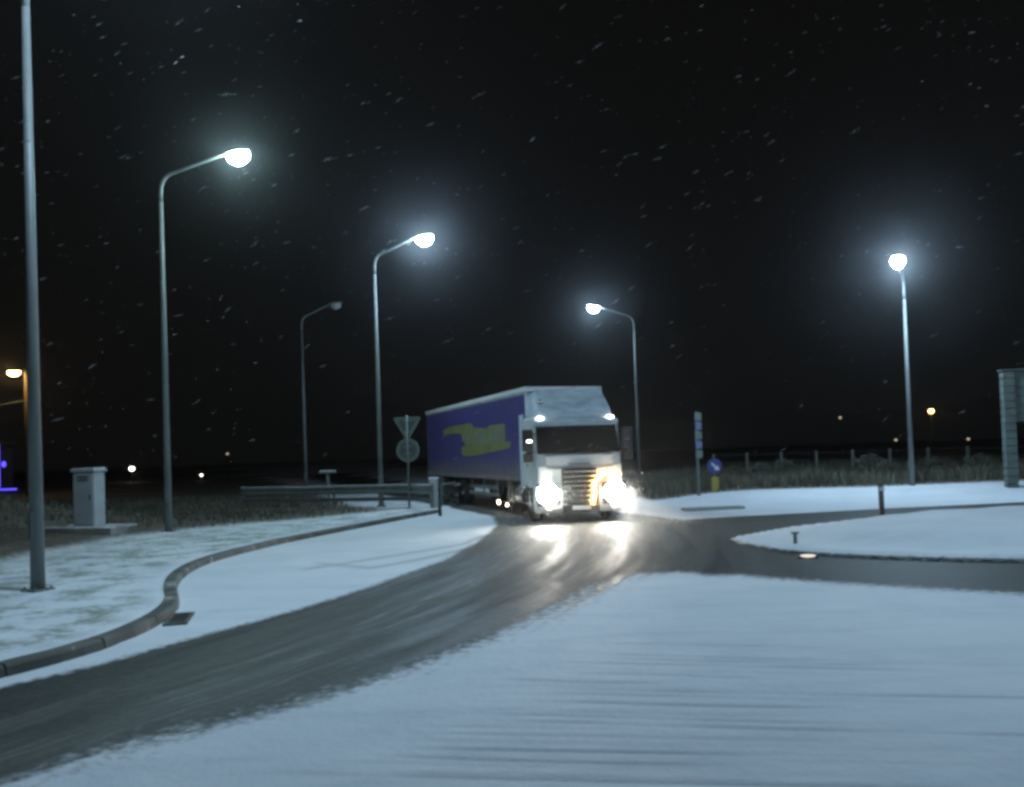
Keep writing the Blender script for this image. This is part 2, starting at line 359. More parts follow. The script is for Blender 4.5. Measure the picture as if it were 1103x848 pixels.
def ground_mat():
    m, nt, b = nodes('winter_ground'); N = nt.nodes; L = nt.links
    def attr(n):
        a = N.new('ShaderNodeAttribute'); a.attribute_name = n; return a.outputs['Fac']
    def math_(op, a, b_=None, c=None, clamp=False):
        n = N.new('ShaderNodeMath'); n.operation = op; n.use_clamp = clamp
        for i, v in enumerate((a, b_, c)):
            if v is None: continue
            if isinstance(v, (int, float)): n.inputs[i].default_value = v
            else: L.new(v, n.inputs[i])
        return n.outputs[0]
    def noise(vec, s, det=5, rough=0.55):
        n = N.new('ShaderNodeTexNoise'); n.inputs['Scale'].default_value = s; n.inputs['Detail'].default_value = det; n.inputs['Roughness'].default_value = rough
        L.new(vec, n.inputs['Vector']); return n.outputs['Fac']
    def mapr(v, a, b_, lo=0.0, hi=1.0):
        n = N.new('ShaderNodeMapRange'); n.interpolation_type = 'SMOOTHSTEP'
        n.inputs['From Min'].default_value = a; n.inputs['From Max'].default_value = b_
        n.inputs['To Min'].default_value = lo; n.inputs['To Max'].default_value = hi
        L.new(v, n.inputs['Value']); return n.outputs['Result']
    def mix(f, a, b_):
        n = N.new('ShaderNodeMix'); n.data_type = 'RGBA'
        L.new(f, n.inputs['Factor']) if not isinstance(f, float) else setattr(n.inputs['Factor'], 'default_value', f)
        for k, v in (('A', a), ('B', b_)):
            if isinstance(v, tuple): n.inputs[k].default_value = (*v, 1)
            else: L.new(v, n.inputs[k])
        return n.outputs['Result']
    geo = N.new('ShaderNodeNewGeometry'); pos = geo.outputs['Position']
    cb = N.new('ShaderNodeCombineXYZ')
    L.new(math_('MULTIPLY', attr('trk_u'), 0.10), cb.inputs[0]); L.new(attr('trk_v'), cb.inputs[1])
    streak_v = cb.outputs[0]
    cover_, rut_, bare_, patch_ = attr('cover'), attr('rut'), attr('bare'), attr('patch')
    n1 = noise(pos, 1.6, 6); n2 = noise(pos, 9.0, 6); n3 = noise(pos, 0.35, 4); n4 = noise(pos, 40, 3)
    st0 = noise(streak_v, 0.75, 2, 0.5); st1 = noise(streak_v, 2.6, 4, 0.6); st2 = noise(streak_v, 9.0, 5, 0.6)
    # asphalt with slush dragged along the lane
    asph = mix(mapr(n2, 0.3, 0.7), (0.018, 0.021, 0.017), (0.034, 0.037, 0.031))
    calm = attr('calm')
    def fade(v):
        n = N.new('ShaderNodeMix'); n.data_type = 'FLOAT'; L.new(calm, n.inputs['Factor']); L.new(v, n.inputs['A']); n.inputs['B'].default_value = 0.5
        return n.outputs['Result']
    st0 = fade(st0); st1 = fade(st1); st2 = fade(st2)
    sl = math_('ADD', math_('MULTIPLY', st1, 0.7), math_('MULTIPLY', st2, 0.3))
    asph = mix(mapr(math_('ADD', math_('MULTIPLY', sl, 0.4), math_('MULTIPLY', st0, 0.6)), 0.45, 0.58, 0.0, 0.9), asph, (0.080, 0.085, 0.072))
    asph = mix(math_('MULTIPLY', mapr(st2, 0.50, 0.66, 0.0, 0.6), mapr(st0, 0.45, 0.62)), asph, (0.24, 0.255, 0.245))
    snow = mix(mapr(n3, 0.3, 0.7), (0.72, 0.77, 0.82), (0.82, 0.85, 0.88))
    snow = mix(mapr(n1, 0.42, 0.75, 0.0, 0.2), snow, (0.50, 0.56, 0.63))
    mpw = N.new('ShaderNodeMapping'); mpw.inputs['Scale'].default_value = (0.22, 1.6, 1.0); L.new(pos, mpw.inputs['Vector'])
    wsc = noise(mpw.outputs['Vector'], 1.5, 6, 0.6)
    snow = mix(mapr(wsc, 0.45, 0.72, 0.0, 0.22), snow, (0.44, 0.49, 0.56))
    snow = mix(math_('MULTIPLY', rut_, 0.8), snow, (0.26, 0.28, 0.31))
    # grass showing through on the verge
    gmask = math_('MULTIPLY', patch_, mapr(math_('ADD', math_('MULTIPLY', n1, 0.6), math_('MULTIPLY', n2, 0.4)), 0.44, 0.62, 0.0, 0.8))
    snow = mix(gmask, snow, (0.17, 0.22, 0.15))
    cv = math_('ADD', cover_, math_('MULTIPLY', math_('SUBTRACT', math_('ADD', math_('MULTIPLY', st1, 0.55), math_('MULTIPLY', n2, 0.45)), 0.5), 1.2))
    cvs = mapr(cv, 0.34, 0.66)
    c = mix(cvs, asph, snow)
    field = mix(mapr(n2, 0.35, 0.65), (0.085, 0.072, 0.055), (0.17, 0.15, 0.115))
    field = mix(mapr(n1, 0.55, 0.75, 0.0, 0.35), field, (0.45, 0.47, 0.48))
    bm_ = mapr(math_('ADD', bare_, math_('MULTIPLY', math_('SUBTRACT', n2, 0.5), 0.8)), 0.35, 0.75)
    c = mix(bm_, c, field)
    L.new(c, b.inputs['Base Color'])
    rg = N.new('ShaderNodeMix'); rg.data_type = 'FLOAT'; L.new(cvs, rg.inputs['Factor'])
    L.new(mapr(st1, 0.35, 0.65, 0.5, 0.72), rg.inputs['A']); rg.inputs['B'].default_value = 0.75
    L.new(rg.outputs['Result'], b.inputs['Roughness'])
    hh = math_('ADD', math_('MULTIPLY', n1, 0.5), math_('ADD', math_('MULTIPLY', n2, 0.25), math_('MULTIPLY', n4, 0.05)))
    hh = math_('ADD', hh, math_('MULTIPLY', cvs, 0.35))
    bp = N.new('ShaderNodeBump'); bp.inputs['Strength'].default_value = 0.6; bp.inputs['Distance'].default_value = 0.06
    L.new(hh, bp.inputs['Height']); L.new(bp.outputs['Normal'], b.inputs['Normal'])
    return m
me.materials.append(ground_mat())

# ------------------------------------------------------------------ kerbs
def resample(pts, step):
    out = [pts[0].copy()]
    for a, b in zip(pts[:-1], pts[1:]):
        n = max(1, int((b - a).length / step))
        out += [a.lerp(b, k / n) for k in range(1, n + 1)]
    return out
def smooth(pts, k=3):
    for _ in range(k):
        pts = [pts[0]] + [(pts[i - 1] + pts[i] * 2 + pts[i + 1]) / 4 for i in range(1, len(pts) - 1)] + [pts[-1]]
    return pts
def kerb(name, pts, width, h, m, side=1, wob=0.006, sink=(0, 0)):
    pts = smooth(resample(pts, 0.25), 6); mb = MB(); rows = []; n_ = len(pts)
    def ring(p, nrm, hh, wd):
        a, b = p - nrm * 0.05, p + nrm * wd; ch = min(0.03, hh * 0.4 + 0.002)
        rows.append([(a.x, a.y, -0.08), (a.x, a.y, hh), ((b - nrm * ch).x, (b - nrm * ch).y, hh), (b.x, b.y, hh - ch), ((b + nrm * 0.02).x, (b + nrm * 0.02).y, -0.08)])
    for i, p in enumerate(pts):
        t = (pts[min(i + 1, n_ - 1)] - pts[max(i - 1, 0)]).normalized()
        nrm = Vector((t.y, -t.x)) * side
        hh = h; d0 = i * 0.25; d1 = (n_ - 1 - i) * 0.25
        if sink[0]: hh = h - sink[0] * (1 - min(1, d0 / 0.9)) ** 2
        if sink[1]: hh = hh - sink[1] * (1 - min(1, d1 / 0.9)) ** 2
        if i % 4 == 2:                                  # a joint between two kerb stones
            j = rnd.uniform(-wob, wob)
            for o_, dz in ((-0.014, 0), (-0.008, 0.02), (0.008, 0.02), (0.014, 0)): ring(p + t * o_, nrm, hh - dz, width - dz * 0.6 + j)
        else:
            ring(p, nrm, hh + rnd.uniform(-wob, wob) * 0.5, width)
    vs = [v for r_ in rows for v in r_]; fs = []
    for i in range(len(rows) - 1):
        for k in range(4): fs.append((i * 5 + k, i * 5 + k + 1, (i + 1) * 5 + k + 1, (i + 1) * 5 + k))
    fs += [(4, 3, 2, 1, 0), tuple((len(rows) - 1) * 5 + k for k in range(5))]
    mb.add(vs, fs)
    return tag(mb.build(name, m), kind='structure')
kerb('kerb', verge_edge, 0.14, 0.12, 'kerb')
kerb('kerb', [island[4], island[3], island[2], island[1], island[0]], 0.14, 0.06, 'kerb_snow', side=-1)
kerb('kerb', [island[0], island[10], island[9], island[8], island[7], island[6], island[5]], 0.14, 0.06, 'kerb_snow', side=-1)

# ------------------------------------------------------------------ street lamps
def lamp(base, zb, ang, reach, rise, lit, label, r0=0.10):
    root = empty('street_lamp', base, ang)
    tag(root, label, 'street lamp', 'street lamps round the junction')
    H = zb - base[2]
    MB().tube([(0, 0, -0.1), (0, 0, H * 0.5), (0, 0, H - 0.6)], [r0, r0 * 0.75, r0 * 0.55], 14).build('pole', 'galv', root)
    b = MB(); b.box((0, 0, 0.012), (0.34, 0.34, 0.03))
    for sx in (-1, 1):
        for sy in (-1, 1): b.tube([(sx * 0.13, sy * 0.13, 0.02), (sx * 0.13, sy * 0.13, 0.07)], 0.015, 6)
    b.build('base_plate', 'galv', root)
    MB().box((0, -r0 * 0.98, 1.0), (0.10, 0.03, 0.42)).build('access_door', 'galv', root, 0.008)
    z0 = H - 0.62
    pts = [(0, 0, z0), (0, 0, z0 + 0.25), (0.02, 0, z0 + 0.45), (0.07, 0, z0 + 0.60), (0.16, 0, z0 + 0.72), (0.29, 0, z0 + 0.80), (0.45, 0, z0 + 0.86)]
    pts += [(0.45 + (reach - 0.45) * k / 6, 0, z0 + 0.86 + (rise - 0.24) * k / 6) for k in range(1, 7)]
    MB().tube(pts, [r0 * 0.54 - 0.018 * k / 12 for k in range(13)], 12).build('arm', 'galv', root)
    e = Vector(pts[-1])
    hd = MB()
    m = Matrix.Rotation(R(-9), 3, 'Y')
    hd.ellipsoid(e + Vector((0.32, 0, 0.03)), (0.42, 0.23, 0.13), 18, 8, 0, 90, m)
    hd.ellipsoid(e + Vector((0.32, 0, 0.03)), (0.42, 0.23, 0.02), 18, 3, -90, 0, m)
    hd.build('lamp_head', 'dark_metal' if lit else 'galv', root)
    MB().ellipsoid(e + Vector((0.36, 0, -0.03)), (0.30, 0.21, 0.25), 20, 10, -90, 12, m).build('lens', lit if lit else 'lens_off', root)
    return root
def place_lamp(px, py, Y=None, **k):
    p = on(px, py) if Y is None else at_depth(px, py, Y)
    p.z = gz(p.x, p.y) if Y is not None else p.z
    return lamp(tuple(p), **k)
place_lamp(41, 636, zb=9.8, ang=R(-28), reach=2.7, rise=0.9, lit='lens_near', label='tall grey street lamp nearest the camera, its pole running out of the top', r0=0.105)
place_lamp(182, 573, zb=9.8, ang=R(8), reach=1.72, rise=0.75, lit='lens_green', label='lit street lamp beside the grey cabinet, with the largest green-white glare')
place_lamp(411, 546, zb=9.5, ang=R(4), reach=1.55, rise=0.75, lit='lens_near', label='lit street lamp just left of the give way sign')
place_lamp(330, 535, Y=45, zb=9.6, ang=R(4), reach=1.5, rise=0.75, lit=None, label='unlit street lamp, dark and thin, behind the guardrail')
place_lamp(689, 521, Y=47, zb=9.3, ang=R(182), reach=1.9, rise=0.75, lit='lens_on', label='lit street lamp standing behind the cab of the lorry, arm pointing left')
place_lamp(983, 531, zb=7.9, ang=R(-120), reach=1.5, rise=0.55, lit='lens_bright', label='lit street lamp beyond the snowy splitter island, head pointing at the viewer')

lamp((15.5, 9.0, 0.0), zb=9.6, ang=R(172), reach=2.4, rise=0.8, lit='lens_bright', label='lit street lamp added unseen outside the right edge to brighten the near snow')  # extra lamp out of view, added to fill the foreground snow

# ------------------------------------------------------------------ articulated lorry
TC, TT = R(9.0), R(19.0)
tp = G(627, 563)
lorry = empty('articulated_lorry', tp, 0)
tag(lorry, 'articulated lorry with white cab, blazing headlights and blue curtain trailer with yellow emblem', 'lorry')
def TCM(v):
    return Matrix.Rotation(TC, 3, 'Z') @ Vector(v)
def KP(): return TCM((0, 4.5, 0))
def TTM(v): return KP() + Matrix.Rotation(TT, 3, 'Z') @ Vector(v)
def tpart(mb, name, m, parent=None, trailer=False, bevel=0, seg=2):
    o = mb.build(name, m, None, bevel, seg)
    o.parent = parent or lorry
    if not parent:
        o.rotation_euler.z = TT if trailer else TC
        if trailer: o.location = KP()
    return o
xz_ = lambda u, v, t: (u, t, v)
X3 = lambda u, v, t: (t, u, v)        # profile in (y,z) extruded along x
# cab shell
prof = [(0.10, 0.95), (0.06, 1.45), (0.10, 1.92), (0.42, 2.72), (0.55, 3.0), (2.15, 3.02), (2.25, 2.6), (2.28, 0.95)]
cab = tpart(MB().prism(prof, X3, -1.22, 1.22), 'cab', 'white_paint', bevel=0.10, seg=4)
tpart(MB().box((0, 1.25, 0.86), (2.30, 2.05, 0.22)), 'cab_floor', 'black_plastic', bevel=0.03)
# windscreen, set proud of the shell
def scr(u, v, t):                      # u across, v up the screen
    y = 0.10 + (v - 1.92) / 0.80 * 0.32
    return (u, y - 0.012 - t + 0.015 * (u / 1.15) ** 2, v)
ws = MB(); vs = []; fs = []
for i in range(13):
    for j in range(5):
        u = -1.185 + 2.37 * i / 12; v = 1.94 + 0.80 * j / 4
        vs.append(scr(u * (1 - 0.03 * j / 4), v, 0.03 + 0.02))
n = len(vs)
for i in range(13):
    for j in range(5):
        u = -1.185 + 2.37 * i / 12; v = 1.94 + 0.80 * j / 4
        vs.append(scr(u * (1 - 0.03 * j / 4), v, -0.10))
for i in range(12):
    for j in range(4):
        a = i * 5 + j; fs.append((a, a + 5, a + 6, a + 1)); fs.append((n + a, n + a + 1, n + a + 6, n + a + 5))
for i in range(12):
    fs.append((i * 5, n + i * 5, n + i * 5 + 5, i * 5 + 5)); fs.append((i * 5 + 4, i * 5 + 9, n + i * 5 + 9, n + i * 5 + 4))
for j in range(4):
    fs.append((j, j + 1, n + j + 1, n + j)); fs.append((60 + j, n + 60 + j, n + 61 + j, 61 + j))
ws.add(vs, fs); tpart(ws, 'windscreen', 'glass')
for s in (-0.75, 0.15):
    a = Vector(scr(s, 1.97, 0.08)); b_ = Vector(scr(s + 0.62, 2.06, 0.08))
    tpart(MB().tube([a, b_], 0.016, 6), 'wiper', 'black_plastic')
# sun visor
tpart(MB().prism([(0.24, 2.70), (0.20, 2.82), (0.40, 2.92), (0.46, 2.76)], X3, -1.20, 1.20), 'sun_visor', 'deflector', bevel=0.02)
# roof deflector, narrower at the top
rd = MB()
b0 = [(-1.16, 0.42, 2.88), (1.16, 0.42, 2.88), (1.16, 2.2, 2.98), (-1.16, 2.2, 2.98)]
b1 = [(-1.12, 0.62, 3.22), (1.12, 0.62, 3.22), (1.14, 2.2, 3.3), (-1.14, 2.2, 3.3)]
b2 = [(-1.02, 1.30, 3.80), (1.02, 1.30, 3.80), (1.08, 2.25, 3.86), (-1.08, 2.25, 3.86)]
rd.add(b0 + b1 + b2, [(0, 3, 2, 1), (8, 9, 10, 11)] + [(k * 4 + i, k * 4 + (i + 1) % 4, k * 4 + 4 + (i + 1) % 4, k * 4 + 4 + i) for k in (0, 1) for i in range(4)])
dfl = tpart(rd, 'roof_deflector', 'deflector', bevel=0.15, seg=4)
tpart(MB().box((0, 0.80, 3.38), (1.1, 0.02, 0.03), rx=R(-40)), 'panel_crease', 'deflector', dfl)
sc_ = MB()
for k in range(26):
    u = rnd.uniform(-0.98, 0.98); t = rnd.random() ** 0.6
    sc_.ellipsoid((u, 1.30 + 0.9 * t, 3.81 + 0.05 * t), (rnd.uniform(0.12, 0.34), rnd.uniform(0.12, 0.3), rnd.uniform(0.02, 0.05)), 10, 5)
tpart(sc_, 'snow_cap', 'snow_cap', dfl)
# side fairings behind the cab
for s in (-1, 1):
    tpart(MB().box((s * 1.19, 2.52, 2.05), (0.05, 0.55, 2.2)), 'side_fairing', 'deflector', bevel=0.02)
    # doors
    d = tpart(MB().box((s * 1.228, 1.0, 1.85), (0.03, 1.10, 1.72)), 'door', 'white_paint', bevel=0.012)
    tpart(MB().prism([(0.55, 1.95), (0.68, 2.62), (1.45, 2.62), (1.45, 1.88)], X3, s * 1.235, s * 1.256), 'window', 'glass', d)
    tpart(MB().box((s * 1.255, 1.40, 1.62), (0.03, 0.18, 0.05)), 'handle', 'black_plastic', d)
    # mirrors
    mi = tpart(MB().box((s * 1.43, 0.16, 2.32), (0.30, 0.16, 0.62)).box((s * 1.43, 0.16, 1.84), (0.28, 0.16, 0.26)), 'mirror', 'black_plastic', bevel=0.04, seg=3)
    tpart(MB().tube([(s * 1.2, 0.22, 2.50), (s * 1.42, 0.18, 2.55)], 0.022, 8), 'mirror_arm', 'black_plastic', mi)
    tpart(MB().tube([(s * 1.2, 0.22, 2.0), (s * 1.42, 0.18, 1.98)], 0.022, 8), 'mirror_arm', 'black_plastic', mi)
    tpart(MB().ellipsoid((s * 1.40, 0.07, 2.30), (0.08, 0.015, 0.03), 10, 6), 'in_mirror_glint', 'marker' if s < 0 else 'chrome', mi)  # one side glows to imitate a reflection in the mirror
    # marker lamps on the roof
    tpart(MB().ellipsoid((s * 1.02, 0.40, 2.93), (0.11, 0.06, 0.055), 14, 8), 'marker_light', 'marker')
tpart(MB().tube([(-0.92, 1.00, 3.42), (-0.92, 0.78, 3.42)], [0.05, 0.07], 12).ellipsoid((-0.92, 0.78, 3.42), (0.07, 0.03, 0.07)), 'air_horn', 'chrome')
# front panel, grille, bumper
tpart(MB().box((0, 0.04, 1.72), (1.96, 0.06, 0.34)), 'front_panel', 'white_paint', bevel=0.03)
gr = tpart(MB().box((-0.02, 0.055, 1.02), (1.00, 0.05, 0.98)), 'grille', 'black_plastic', bevel=0.02)
sl = MB()
for k in range(7): sl.box((-0.02, 0.015, 0.62 + 0.135 * k), (0.92, 0.05, 0.05), rx=R(25))
tpart(sl, 'slats', 'chrome', gr, bevel=0.006)
bp_ = [(0.02, 0.30), (-0.04, 0.42), (-0.02, 1.04), (0.10, 1.05), (0.60, 1.05), (0.60, 0.30)]
for s in (-1, 1):
    tpart(MB().prism(bp_, X3, s * 0.52, s * 1.24), 'bumper_corner', 'white_paint', bevel=0.06, seg=3)
    tpart(MB().box((s * 0.99, 0.058, 1.36), (0.42, 0.06, 0.52)), 'corner_panel', 'white_paint', bevel=0.03)
tpart(MB().box((0, 0.04, 0.40), (1.02, 0.14, 0.22)), 'bumper', 'black_plastic', bevel=0.03)
tpart(MB().box((0, -0.036, 0.42), (0.52, 0.012, 0.11)), 'number_plate', 'white_sign')
for s in (-1, 1):
    hl = tpart(MB().box((s * 0.93, -0.035, 0.80), (0.66, 0.06, 0.62)), 'headlight', 'black_plastic', bevel=0.03)
    tpart(MB().ellipsoid((s * 0.95, -0.055, 0.82), (0.29, 0.10, 0.28), 18, 10), 'lens', 'headlight', hl)
    tpart(MB().ellipsoid((s * 0.70, -0.050, 0.80), (0.11, 0.05, 0.12), 16, 8), 'inner_lens', 'headlight', hl)
    tpart(MB().ellipsoid((s * 1.17, -0.030, 0.93), (0.06, 0.05, 0.12), 14, 8), 'side_lens', 'headlight', hl)
    tpart(MB().prism([(s * 0.70, 1.04), (s * 1.0, 1.08), (s * 1.16, 1.14), (s * 1.0, 1.04), (s * 0.70, 1.00)], xz_, -0.075, -0.03), 'running_light', 'fog_lamp', hl)
    fg = tpart(MB().tube([(s * 0.92, 0.0, 0.45), (s * 0.92, -0.05, 0.45)], 0.10, 16), 'fog_light', 'black_plastic')
    tpart(MB().ellipsoid((s * 0.92, -0.055, 0.45), (0.085, 0.02, 0.085), 14, 8), 'lens', 'fog_lamp', fg)
    li = bpy.data.lights.new('headlight_beam', 'SPOT'); li.energy = 90 if s < 0 else 620; li.spot_size = R(74 if s < 0 else 62); li.spot_blend = 0.95; li.color = (1.0, 0.92, 0.78) if s < 0 else (1.0, 0.82, 0.55); li.shadow_soft_size = 0.12
    lo = bpy.data.objects.new('headlight_beam', li); COL.objects.link(lo); lo.parent = hl
    lo.location = (s * 0.93, -0.16, 0.82); lo.rotation_euler = (R(90 - 2.0), 0, R(180)) if s < 0 else (R(90 - 17.0), 0, R(180 + 48))  # offside spot turned aside to add a warm glare pool beside the cab
# curved amber glow added for a glare arc by the offside headlight
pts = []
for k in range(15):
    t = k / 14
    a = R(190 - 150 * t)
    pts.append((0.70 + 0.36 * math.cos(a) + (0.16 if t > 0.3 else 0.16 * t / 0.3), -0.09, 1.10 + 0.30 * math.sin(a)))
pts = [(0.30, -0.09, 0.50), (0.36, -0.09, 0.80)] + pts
tpart(MB().tube(pts, [0.06, 0.055] + [0.05 - 0.002 * k for k in range(15)], 10), 'amber_light_glare_arc', 'amber')
for z_ in (1.53, 1.90): tpart(MB().box((0, 0.008 if z_ < 1.6 else 0.062, z_), (1.9, 0.03, 0.016)), 'panel_seam', 'black_plastic')
tpart(MB().box((-0.02, -0.002, 1.63), (0.62, 0.02, 0.05)), 'badge_bar', 'chrome')
# chassis and tractor wheels
tpart(MB().box((-0.42, 3.6, 0.85), (0.10, 5.4, 0.26)).box((0.42, 3.6, 0.85), (0.10, 5.4, 0.26)).box((0, 1.6, 0.8), (0.9, 0.2, 0.2)).box((0, 4.5, 1.03), (0.9, 0.9, 0.10)), 'chassis', 'dark_metal')
for s in (-1, 1):
    tpart(MB().tube([(s * 0.98, 2.45, 0.68), (s * 0.98, 3.75, 0.68)], 0.30, 18), 'fuel_tank', 'chrome')
    tpart(MB().prism([(1.38 + 0.64 * math.cos(R(a)), 0.52 + 0.64 * math.sin(R(a))) for a in range(0, 181, 15)] + [(1.38 + 0.58 * math.cos(R(a)), 0.52 + 0.58 * math.sin(R(a))) for a in range(180, -1, -15)],
          X3, s * 0.86, s * 1.235), 'wheel_arch', 'black_plastic')
def wheel(x, y, tr, wd=0.30):
    o = empty('wheel', (0, 0, 0), 0, lorry)
    t = MB(); c = (x, y, 0.51)
    prof_ = [(0.29, -wd / 2), (0.44, -wd / 2), (0.50, -wd / 2 + 0.04), (0.51, 0), (0.50, wd / 2 - 0.04), (0.44, wd / 2), (0.29, wd / 2)]
    nn = 28; vs = []; fs = []
    for k in range(nn):
        a = 2 * math.pi * k / nn
        for r_, q in prof_: vs.append((c[0] + q, c[1] + r_ * math.cos(a), c[2] + r_ * math.sin(a)))
    L_ = len(prof_)
    for k in range(nn):
        for q in range(L_ - 1): fs.append((k * L_ + q, k * L_ + q + 1, ((k + 1) % nn) * L_ + q + 1, ((k + 1) % nn) * L_ + q))
    t.add(vs, fs, True)
    to = t.build('tyre', 'rubber', o)
    r_ = MB(); r_.tube([(c[0] - wd * 0.35, c[1], c[2]), (c[0] + wd * 0.35, c[1], c[2])], 0.29, 24)
    sgn = -1 if x < 0 else 1
    r_.tube([(c[0] + sgn * wd * 0.35, c[1], c[2]), (c[0] + sgn * wd * 0.52, c[1], c[2])], [0.14, 0.11], 16)
    for k in range(8):
        a = 2 * math.pi * k / 8
        r_.tube([(c[0] + sgn * wd * 0.35, c[1] + 0.2 * math.cos(a), c[2] + 0.2 * math.sin(a)), (c[0] + sgn * wd * 0.42, c[1] + 0.2 * math.cos(a), c[2] + 0.2 * math.sin(a))], 0.022, 6)
    r_.build('rim', 'chrome', o)
    o.rotation_euler.z = TT if tr else TC
    if tr: o.location = KP()
    return o
for s in (-1, 1):
    wheel(s * 1.05, 1.38, False); wheel(s * 0.98, 4.75, False, 0.5)
    for yy in (6.3, 7.6, 8.9): wheel(s * 1.02, yy, True, 0.36)
# trailer
TOP = 3.98
tb = tpart(MB().box((0, 5.2, (1.18 + TOP) / 2), (2.50, 13.56, TOP - 1.18)), 'trailer_body', 'white_paint', trailer=True, bevel=0.03)
tpart(MB().box((-1.262, 5.2, 2.52), (0.03, 13.40, 2.58)), 'side_curtain', 'curtain', trailer=True, bevel=0.01)
tpart(MB().box((1.262, 5.2, 2.52), (0.03, 13.40, 2.58)), 'side_curtain', 'curtain', trailer=True, bevel=0.01)
for s in (-1, 1): tpart(MB().box((s * 1.25, 5.2, TOP - 0.03), (0.09, 13.6, 0.16)), 'roof_rail', 'white_sign', trailer=True, bevel=0.015)
for s in (-1, 1): tpart(MB().box((s * 1.25, 5.2, 1.17), (0.08, 13.6, 0.14)), 'side_rave', 'galv', trailer=True, bevel=0.01)
tpart(MB().box((0, 5.2, TOP + 0.03), (2.40, 13.4, 0.05)), 'snow_layer', 'snow_cap', trailer=True, bevel=0.02)
for s in (-1, 1): tpart(MB().box((s * 1.255, -1.55, 2.55), (0.06, 0.16, 2.75)), 'corner_post', 'white_sign', trailer=True, bevel=0.01)
# emblem on the curtain (flat yellow swoosh-and-block print)
def on_curtain(px, py, off=-1.2785):
    o = Vector((0, 0, CAMH)) - tp - KP(); q = Matrix.Rotation(-TT, 3, 'Z')
    o = q @ o; d = q @ ray(px, py)
    t = (off - o.x) / d.x; h = o + d * t
    return (h.y, h.z)
cpx = lambda x, y: on_curtain(455 + x / 5.65, 410 + y / 5.65)
emb = [(125, 303), (185, 278), (240, 268), (290, 258), (312, 288), (400, 292), (402, 275), (500, 262), (506, 372), (540, 374), (532, 412), (330, 456), (262, 462), (240, 452), (236, 405), (262, 398), (238, 345), (236, 322), (130, 332)]
ep = [cpx(*p) for p in emb]
# the far-side print has to read the right way up on its own plane
em = tpart(MB().prism(ep, X3, -1.278, -1.284), 'emblem', 'emblem', trailer=True)
blk = [(262, 322), (302, 322), (302, 392), (272, 395)], [(322, 302), (392, 300), (396, 384), (330, 392)], [(410, 290), (488, 278), (492, 362), (412, 378)]
for bk in blk:
    tpart(MB().prism([cpx(*p) for p in bk], X3, -1.285, -1.288), 'emblem_block', 'emblem_pale', trailer=True)
# underside: side guards, legs, wheels' mudguards, chassis
sg = MB()
for s in (-1, 1):
    for z in (0.55, 0.80): sg.box((s * 1.20, 3.5, z), (0.04, 3.6, 0.13))
    for yy in (1.9, 3.5, 5.1): sg.box((s * 1.17, yy, 0.82), (0.05, 0.06, 0.68))
tpart(sg, 'side_guard', 'galv', trailer=True)
for s in (-1, 1):
    tpart(MB().box((s * 0.9, 1.3, 0.75), (0.14, 0.14, 0.85)).box((s * 0.9, 1.3, 0.30), (0.3, 0.3, 0.05)), 'landing_leg', 'galv', trailer=True)
    tpart(MB().box((s * 1.19, 10.2, 0.82), (0.04, 1.7, 0.42)), 'pallet_box', 'galv', trailer=True, bevel=0.02)
    for yy in (0.3, 3.2, 6.1, 9.2, 11.7):
        tpart(MB().ellipsoid((s * 1.30, yy, 1.16), (0.02, 0.06, 0.035), 10, 6), 'side_reflector', 'orange_post', trailer=True)
for px, py, k in ((537, 541, 1.0), (546, 544, 0.7), (556, 531, 0.8), (565, 534, 1.3)):
    y_, z_ = on_curtain(px, py)
    tpart(MB().ellipsoid((-1.27, y_, z_), (0.03, 0.12 * k, 0.07 * k), 10, 6), 'work_light', 'side_marker', trailer=True)
tpart(MB().box((-0.55, 5.4, 0.95), (0.12, 12.8, 0.34)).box((0.55, 5.4, 0.95), (0.12, 12.8, 0.34)), 'trailer_chassis', 'dark_metal', trailer=True)
tpart(MB().box((0, 11.85, 0.55), (2.4, 0.08, 0.12)).box((-0.6, 11.85, 0.75), (0.08, 0.06, 0.4)).box((0.6, 11.85, 0.75), (0.08, 0.06, 0.4)), 'rear_underrun_bar', 'galv', trailer=True)

# ------------------------------------------------------------------ roadside things, left
cb = on(97, 577)
cab_root = empty('utility_cabinet', cb, R(-14)); tag(cab_root, 'pale grey utility cabinet with snowy cap on a concrete plinth', 'cabinet')
MB().box((0, 0, 0.02), (2.15, 1.0, 0.44)).build('plinth', 'concrete', cab_root, 0.02)
MB().box((0, 0, 0.24 + 0.74), (0.66, 0.42, 1.48)).build('body', 'cabinet', cab_root, 0.015)
d = MB().box((0, -0.222, 1.0), (0.58, 0.018, 1.36)).build('door', 'cabinet', cab_root, 0.006)
MB().box((0.23, -0.238, 1.05), (0.03, 0.02, 0.14)).build('handle', 'dark_metal', d)
vt = MB()
for k in range(5): vt.box((0, -0.234, 1.48 + 0.035 * k), (0.34, 0.012, 0.014))
vt.build('vent', 'dark_metal', d)
MB().box((0, 0, 1.755), (0.76, 0.52, 0.06)).build('lid', 'cabinet', cab_root, 0.02)
MB().box((0, 0, 1.81), (0.72, 0.48, 0.05)).build('snow_cap', 'snow_cap', cab_root, 0.024, 3)
sc2 = MB()
for k in range(60): sc2.ellipsoid((rnd.uniform(-1.0, 1.0), rnd.choice([-1, 1]) * rnd.uniform(0.25, 0.46), 0.245), (rnd.uniform(0.1, 0.3), rnd.uniform(0.05, 0.12), 0.025), 10, 5)
sc2.build('plinth_snow', 'snow_cap', cab_root)

